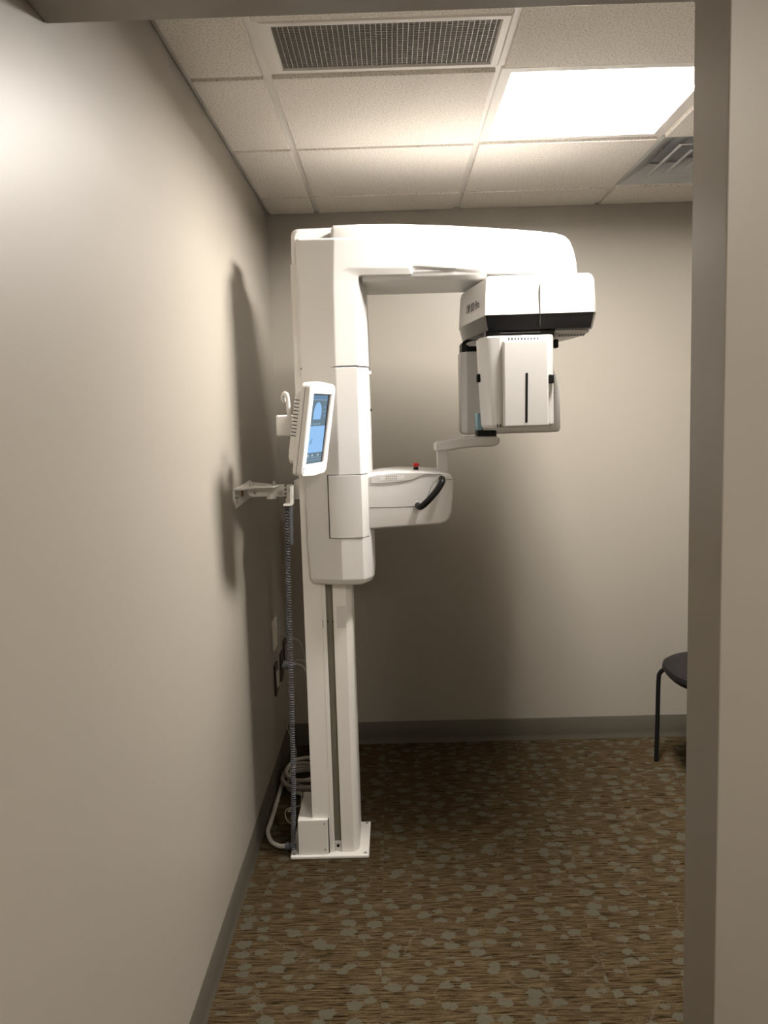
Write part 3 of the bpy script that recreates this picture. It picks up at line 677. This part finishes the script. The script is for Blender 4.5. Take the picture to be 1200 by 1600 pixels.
for px, py in ((392.5, 752), (428, 751.5)):
    c_ = P(px, py, 2.83); obj('bolt', rings_axis((c_.x, 2.83, 1.303), (0, 0, 1), [(0, .008), (.004, .008), (.004, .005), (.016, .005)], 8), STEEL, wb)
c_ = P(453, 766, 2.85); obj('bolt', cyl((c_.x-.004, 2.85, c_.z), (c_.x+.008, 2.85, c_.z), .005, 8), STEEL, wb)

# ------------------------------------------------------------------ hand switch on its coiled cord
sx_, sy_ = P(452, 800, 2.83).x, 2.83
hs = thing('hand_switch', (sx_, sy_, 0.012), 'grey hand switch hanging on a long coiled cord beside the column', 'switch')
def hz(px, py): return P(px, py, sy_)
grp = [hz(453.5, 786), hz(454, 800), hz(454.5, 825), hz(455, 851)]
obj('grip', tube(grp, lambda t: .0085 if .04 < t < .96 else .006, 12, 6), HOSE, hs)
path = smooth_path([hz(448.5, 792), hz(449.5, 830), hz(450.5, 900), hz(453, 1000), hz(455.5, 1080), hz(457, 1150), hz(458.5, 1230), hz(458.5, 1300), PZ(459, 1329, .0245)], 120)
def coil(path, R, r, turns, n_seg=10, sides=5):
    L = [0]
    for a, b2 in zip(path, path[1:]): L.append(L[-1]+(b2-a).length)
    tot = L[-1]; pts = []; k = 0; N_ = int(turns*n_seg)
    for i in range(N_+1):
        f = i/N_; g = f*0.80+0.20*(1-(1-f)**2) if False else f
        s = tot*(1.12*g-0.12*g*g)
        while k < len(L)-2 and L[k+1] < s: k += 1
        u = (s-L[k])/max(1e-9, L[k+1]-L[k]); p = path[k].lerp(path[k+1], min(1, u))
        a = 2*math.pi*i/n_seg
        pts.append(p+Vector((math.cos(a), math.sin(a), 0))*R)
    return tube(pts, r, sides, 0)
obj('coiled_cord', coil(path, .0072, .0021, 140), HOSE, hs)

# ------------------------------------------------------------------ wall plates, plug and cords on the left wall
def wall_plate(name, y0, y1, z0, z1, m, label, cat, ins=None, group=None):
    t = thing(name, (XL, (y0+y1)/2, z0), label, cat, group)
    obj('cover', box(XL, XL+.008, y0, y1, z0, z1), m, t, bevel=.0025, seg=2)
    if ins: obj('insert', box(XL+.004, XL+.012, (y0+y1)/2-.017, (y0+y1)/2+.017, (z0+z1)/2-.034, (z0+z1)/2+.034), ins, t, bevel=.0015, seg=2)
    return t
wp = wall_plate('phone_plate', 3.44, 3.545, .565, .69, IVORY, 'ivory wall plate with a thin cord, topmost of the plates behind the machine', 'wall plate', IVORY)
obj('cord', tube([(XL+.008, 3.50, .625), (XL+.03, 3.50, .626), (XL+.055, 3.52, .60), (XL+.075, 3.54, .595), (XL+.105, 3.56, .565), (XL+.13, 3.50, .50), (XL+.145, 3.45, .40), (XL+.15, 3.42, .30), (XL+.19, 3.40, .22), (XL+.23, 3.35, .17)], .0018, 6), CABLE, wp)
wall_plate('light_switch_plate', 3.45, 3.53, .37, .50, BROWN, 'dark wall plate with a pale insert, lowest and nearest behind the machine', 'wall plate', IVORY)
wall_plate('outlet_plate', 3.63, 3.71, .375, .50, BROWN, 'dark outlet plate holding the grey plug behind the machine', 'outlet', BROWN)
wall_plate('blank_plate', 3.755, 3.835, .40, .525, BROWN, 'dark wall plate in the corner above the grey plug', 'wall plate', CORD)
pg = thing('power_plug', (XL+.008, 3.67, .42), 'grey power plug with its cable in the dark outlet', 'plug')
pz_ = .44
obj('plug_body', rings_axis((XL+.008, 3.67, pz_), (1, 0, 0), [(0, .020), (.008, .021), (.010, .019), (.036, .019), (.038, .016), (.052, .015), (.058, .008), (.070, .006)], 20), CORD, pg)
obj('power_cord', tube([(XL+.075, 3.67, pz_), (XL+.105, 3.66, pz_-.015), (XL+.145, 3.60, pz_-.08), (XL+.175, 3.52, pz_-.17), (XL+.20, 3.40, pz_-.25), (XL+.215, 3.25, .12), (XL+.235, 3.07, .09)], .005, 8), CABLE, pg)
obj('thin_cord', tube([(XL+.06, 3.69, pz_+.012), (XL+.10, 3.68, pz_+.014), (XL+.15, 3.62, pz_-.02), (XL+.185, 3.52, pz_-.10), (XL+.21, 3.42, pz_-.22)], .0022, 6), CABLE, pg)

# ------------------------------------------------------------------ cables on the carpet
CX_, CY_ = -.382, 3.42
cc = thing('cable_coil', (CX_, CY_, 0), 'coil of light grey cable lying on the carpet behind the column', 'cable')
pts = []; turns = 6; n_ = 26
for i in range(turns*n_+1):
    a = 2*math.pi*i/n_ + 2.6; f = i/(turns*n_)
    R_ = .100+.013*math.sin(a*1.37+1)+.012*math.sin(5*f*math.pi)
    zz = .009+.062*f+.006*math.sin(a*2.1) if f > .1 else .009+.06*f
    pts.append((CX_+R_*math.cos(a), CY_+R_*1.05*math.sin(a), max(.0085, zz)))
obj('loops', tube(pts, .0075, 8, 2), CABLE, cc)
tie = [(CX_-.045+.016*math.cos(q_)*.3, CY_+.115+.022*math.cos(q_), .042+.042*math.sin(q_)) for q_ in [k*math.pi/8 for k in range(17)]]
obj('cable_tie', tube(tie, .003, 6, 1), MBLACK, cc)
pc = thing('machine_cable', (-.43, 2.95, 0), 'thick grey cable curving over the carpet into the machine base', 'cable')
zcab = .0095
cp = [PZ(447, 1322, .022), PZ(436, 1322, .014), PZ(424, 1315, zcab), PZ(415.5, 1300, zcab), PZ(414.5, 1285, zcab), PZ(421, 1262, zcab), PZ(428, 1240, zcab), PZ(434, 1222, .010)]
cp = [Vector((max(p.x, XL+.022), p.y, p.z)) for p in cp]
obj('sheath', tube(cp, .0085, 10), CABLE, pc)
gd = (PZ(458, 1322, .026)-cp[0]).normalized()
for k in range(4): obj('gland_ring', rings_axis(cp[0]+gd*(.002+k*.009), gd, [(0, .0095), (.001, .0125-.0008*k), (.006, .0125-.0008*k), (.007, .0095)], 16), HOSE, pc)
obj('gland_body', rings_axis(cp[0], gd, [(0, .009), (.036, .009)], 14), HOSE, pc)
tw = thing('thin_wires', (-.42, 3.15, 0), 'loose thin wires lying on the carpet beside the foot box', 'wire')
z0 = .004
obj('wire', tube([PZ(468, 1236, .045), PZ(470, 1240, .04), PZ(471, 1246, .03), PZ(469, 1258, z0), PZ(458, 1261, z0), PZ(449, 1264, z0), PZ(445.5, 1270, z0), PZ(448, 1281, z0), PZ(456, 1288, z0), PZ(460, 1290, z0)], .0022, 6), CABLE, tw)
obj('wire', tube([PZ(461, 1262, z0), PZ(455, 1264, z0), PZ(450, 1268, z0), PZ(457, 1267, z0), PZ(463, 1266, z0)], .002, 6), CABLE, tw)
lw = thing('hanging_wire', (-.43, 3.6, 0), 'thin pale wire hanging in the corner behind the coiled cord', 'wire')
obj('wire', tube([P(453.5, 1112, 3.6), P(449, 1125, 3.6), P(449.5, 1138, 3.6), P(455, 1153, 3.6), P(462, 1170, 3.6), P(463, 1182, 3.6), P(461, 1192, 3.6)], .0022, 6), CABLE, lw)

# ------------------------------------------------------------------ chair by the back wall
chx, chy = 1.332, 3.375
cr = thing('side_chair', (chx, chy, 0), 'black padded side chair with round tube legs, mostly hidden by the door jamb', 'chair')
def sup(a, rx, ry, e=2.6):
    c, s = math.cos(a), math.sin(a)
    return rx*math.copysign(abs(c)**(2/e), c), ry*math.copysign(abs(s)**(2/e), s)
seat = []
for sc_, z in ((.80, .418), (.95, .428), (1.0, .447), (.985, .464), (.90, .478), (.6, .489), (.25, .492)):
    seat.append([(chx+sup(2*math.pi*k/40, .235*sc_, .245*sc_)[0], chy+sup(2*math.pi*k/40, .235*sc_, .245*sc_)[1], z) for k in range(40)])
obj('seat', loft(seat), SEATM, cr)
for sgn, yy in ((1, 3.565), (-1, 3.16)):
    obj('leg', tube([(1.113, yy, 0), (1.117, yy, .20), (1.120, yy, .36), (1.126, yy-sgn*.002, .395), (1.145, yy-sgn*.012, .414), (1.18, yy-sgn*.03, .418), (1.24, yy-sgn*.05, .418)], .0095, 12), MBLACK, cr)
    obj('leg', tube([(1.60, yy, 0), (1.58, yy, .22), (1.555, yy, .40), (1.56, yy, .55), (1.60, yy, .80)], .0095, 12), MBLACK, cr)
bkp = []
for k in range(13):
    f = k/12; y = 3.165+.40*f; dx = .045*math.sin(math.pi*f)
    bkp.append([(1.590+dx-.012, y, .62), (1.590+dx+.006, y, .62), (1.618+dx+.008, y, .84), (1.618+dx-.010, y, .84)])
obj('backrest', loft(bkp), SEATM, cr, bevel=.006, seg=2)
for ya, yb in ((3.21, 3.165), (3.515, 3.56)): obj('seat_rail', tube([(1.24, ya, .418), (1.55, yb, .40)], .009, 8, 1), MBLACK, cr)
